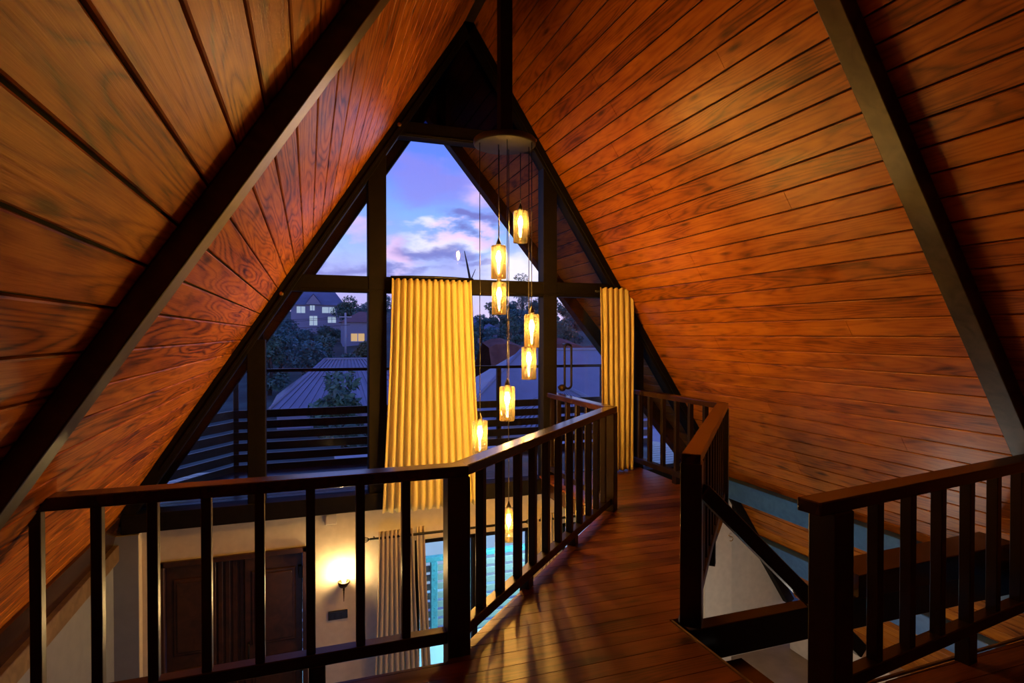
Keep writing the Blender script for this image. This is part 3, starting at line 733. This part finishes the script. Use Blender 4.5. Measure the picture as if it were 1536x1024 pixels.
trow([(15.2,57,5.3,1.48,'leafa'),(18.0,58,4.9,1.48,'leafb'),(20.5,58,5.3,1.48,'leafa'),(23.6,59,4.7,1.48,'leafb'),(26.1,58,5.4,1.48,'leafa'),(20.2,70,4.6,1.61,'leafb'),(23.6,69,4.8,1.61,'leafa'),(26.4,70,5.0,1.61,'leafb'),(29.9,70,4.9,1.61,'leafa'),(33.1,70,4.7,1.61,'leafb'),(25.7,84,5.9,1.87,'leafa'),(29.8,85,6.4,1.87,'leafb'),(34.4,86,7.3,1.94,'leafb'),(39.6,88,6.9,1.94,'leafa'),(32.5,100,8.4,2.01,'leafa'),(38.4,102,9.1,2.01,'leafb'),(44.7,104,8.7,2.08,'leafa')], L4)
tree('round tree crown breaking the skyline at right of the pendants', 54.2, 148, 15.5, 4.6, M['leafa'], 2600, rnd=rt)
L5 = 'yellow green bush at the foot of the small warm lit house'
trow([(6.0,67,2.4,1.5,'leafc')], L5)
# red earth bank
mb = MB(); rb = random.Random(5); row0 = []
for i in range(24):
    x = 14 + .8*i; row0.append([(x, 44+.5*math.sin(i), -3.9), (x, 46+.6*math.sin(i*1.7), .5+.35*math.sin(i*.9)), (x, 48, .9+.4*math.sin(i*.9)), (x, 52, -2.4)])
for a, b in zip(row0, row0[1:]):
    for k in range(3): mb.quad([a[k], b[k], b[k+1], a[k+1]])
tag(mb.build('ground_bank', M['redearth']), kind='structure')
# utility poles
up = empty('utility_pole', (4.0, 70, -1), label='slim pale utility pole rising before the small lit house', cat='utility pole')
mb = MB(); mb.tube([(4.0,70,-2.5),(4.0,70,4.1)], .11, 8); mb.build('shaft', M['pole'], up)
mb = MB(); mb.box(3.3,4.7,69.9,70.05,3.55,3.68); mb.build('crossarm', M['pole'], up)
mb = MB()
for k, z in enumerate((3.6, 3.45, 2.7)):
    pts = [(4.0 + (-22-4.0)*t + (-.5+k*.5), 70 - 6*t, z - 1.2*4*t*(1-t)*.5) for t in [j/14 for j in range(15)]]; mb.tube(pts, .02, 4)
tag(mb.build('power_lines', M['cord']), 'three thin power lines crossing before the dark hillside trees', 'power line')
mb = MB(); mb.tube([(10.2,45,4.0),(11.9,45,.6)], .06, 6); tag(mb.build('stay_pole', M['pole'], origin=(11.9,45,.6)), 'leaning pale pole just right of the central curtain', 'pole')
bt = empty('bare_tree', (17.5, 64, -2.4), label='leafless tree limb poking above the transom near pendant cords', cat='tree')
mb = MB(); mb.tube([(17.5,64,-2.5),(17.4,64,3),(17.3,64,7.6),(16.9,64,9.6),(16.6,64,11)], [.3,.24,.16,.1,.04], 7); mb.tube([(17.3,64,7.6),(17.9,64,9.0)], [.08,.03], 6); mb.build('trunk', M['bark'], bt)

# ------------------------------------------------------------------ lights
def light(name, kind, loc, energy, col, size=.1, rot=None):
    l = bpy.data.lights.new(name, kind); l.energy = energy; l.color = col
    if kind == 'AREA': l.size = size
    else: l.shadow_soft_size = size
    o = bpy.data.objects.new(name, l); COL.objects.link(o); o.location = loc
    if rot: o.rotation_euler = rot
    return o
light('yard_cyan_fill', 'AREA', (2.9, 6.9, -.40), 190, (.36,.84,1.0), .4, (math.radians(50), 0, 0))  # unseen area light added under the balcony for the cyan glow
light('ground_floor_blue_fill', 'POINT', (.4, 4.4, -1.6), 10, (.25,.5,1.0), .12)  # unseen point light without fixture, added as blue fill downstairs
light('stair_side_fill', 'POINT', (4.0, 4.5, -1.9), 34, (1.0,.88,.76), .12)  # unseen point light added to brighten the lower right roof and purlins

# ------------------------------------------------------------------ sky
w = bpy.data.worlds.new('dusk_sky'); scene.world = w; w.use_nodes = True; nt = w.node_tree; nt.nodes.clear(); L = nt.links.new
out = N(nt, 'ShaderNodeOutputWorld'); bg = N(nt, 'ShaderNodeBackground'); L(bg.outputs[0], out.inputs[0])
tc = N(nt, 'ShaderNodeTexCoord'); sp = N(nt, 'ShaderNodeSeparateXYZ'); L(tc.outputs['Generated'], sp.inputs[0])
z = sp.outputs[2]
base = ramp(nt, math_(nt, 'MAXIMUM', z, 0.0), [(0.0, (.78,.56,.84)), (.09, (.56,.58,.96)), (.17, (.28,.50,1.0)), (.27, (.14,.25,.93)), (.45, (.07,.13,.66)), (1.0, (.04,.08,.42))])
az = math_(nt, 'ARCTAN2', sp.outputs[0], sp.outputs[1]); el = math_(nt, 'ARCSINE', z)
def skynoise(sc, det, loc):
    c = N(nt, 'ShaderNodeTexNoise'); c.inputs['Scale'].default_value = sc; c.inputs['Detail'].default_value = det; c.inputs['Roughness'].default_value = .52
    mp = N(nt, 'ShaderNodeMapping'); mp.inputs['Location'].default_value = loc; mp.inputs['Scale'].default_value = (1, 1, 2.4)
    L(tc.outputs['Generated'], mp.inputs[0]); L(mp.outputs[0], c.inputs['Vector']); return c.outputs[0]
wa = math_(nt, 'MULTIPLY', math_(nt, 'SUBTRACT', skynoise(7, 5, (1,2,3)), .5), .26)
we = math_(nt, 'MULTIPLY', math_(nt, 'SUBTRACT', skynoise(8, 5, (5,1,7)), .5), .16)
azw, elw = math_(nt, 'ADD', az, wa), math_(nt, 'ADD', el, we)
def cloud(px, py, rx_, ry_, s0=1.0, s1=.25):
    """soft cloud bank at a bearing and elevation given in degrees"""
    a = math_(nt, 'DIVIDE', math_(nt, 'SUBTRACT', azw, math.radians(px)), math.radians(rx_))
    e = math_(nt, 'DIVIDE', math_(nt, 'SUBTRACT', elw, math.radians(py)), math.radians(ry_))
    d = math_(nt, 'SQRT', math_(nt, 'ADD', math_(nt, 'MULTIPLY', a, a), math_(nt, 'MULTIPLY', e, e)))
    mr = N(nt, 'ShaderNodeMapRange', interpolation_type='SMOOTHSTEP'); mr.inputs[1].default_value = s0; mr.inputs[2].default_value = s1; L(d, mr.inputs[0]); return mr.outputs[0]
PINK, MAUVE, PALE = (.86,.54,.80), (.17,.17,.50), (.95,.86,.98)
wide = ramp(nt, skynoise(3.1, 5, (3.3,8.1,2.2)), [(.48, (0,0,0)), (.64, (1,1,1))])
sky = mixc(nt, math_(nt, 'MULTIPLY', wide, .5), base, (.30,.26,.66))
for (a_, e_, ra, re, c, k) in ((17.5, 15.5, 6, 2.6, PINK, .7), (10, 14.5, 6.5, 3.0, (.26,.24,.74), .75), (8.0, 8.0, 3.2, 2.2, PINK, .8), (13.5, 9.5, 6, 1.3, PALE, .8),
                           (19.5, 6.2, 6, 2.8, PALE, .9), (15.5, 10.0, 4.2, 1.0, PINK, .75), (15.4, 11.6, 4.0, 1.25, MAUVE, .9), (11.8, 8.3, 5.0, 1.5, MAUVE, .8), (14.5, 6.6, 4.2, .8, MAUVE, .6), (7.0, 5.9, 5, 1.0, MAUVE, .8), (1, 6.0, 6, 1.4, MAUVE, .6), (0, 9, 6, 1.6, PINK, .6), (20, 18, 4, 1.6, PINK, .4)):
    sky = mixc(nt, math_(nt, 'MULTIPLY', cloud(a_, e_, ra, re), k), sky, c)
L(sky, bg.inputs[0]); bg.inputs[1].default_value = 1.4

# ------------------------------------------------------------------ camera and view
cam = bpy.data.cameras.new('camera'); co = bpy.data.objects.new('camera', cam); COL.objects.link(co); scene.camera = co
cam.sensor_width = 36; cam.lens = 875/1536*36; cam.clip_start = .02; cam.clip_end = 600
co.location = (0, 0, 1.6); co.rotation_euler = (math.radians(90-.7), 0, math.radians(-19.2))
vs = scene.view_settings; scene.display_settings.display_device = 'sRGB'
vs.view_transform = 'Standard'; vs.look = 'None'; vs.gamma = 1; vs.use_curve_mapping = False; vs.exposure = 0.0
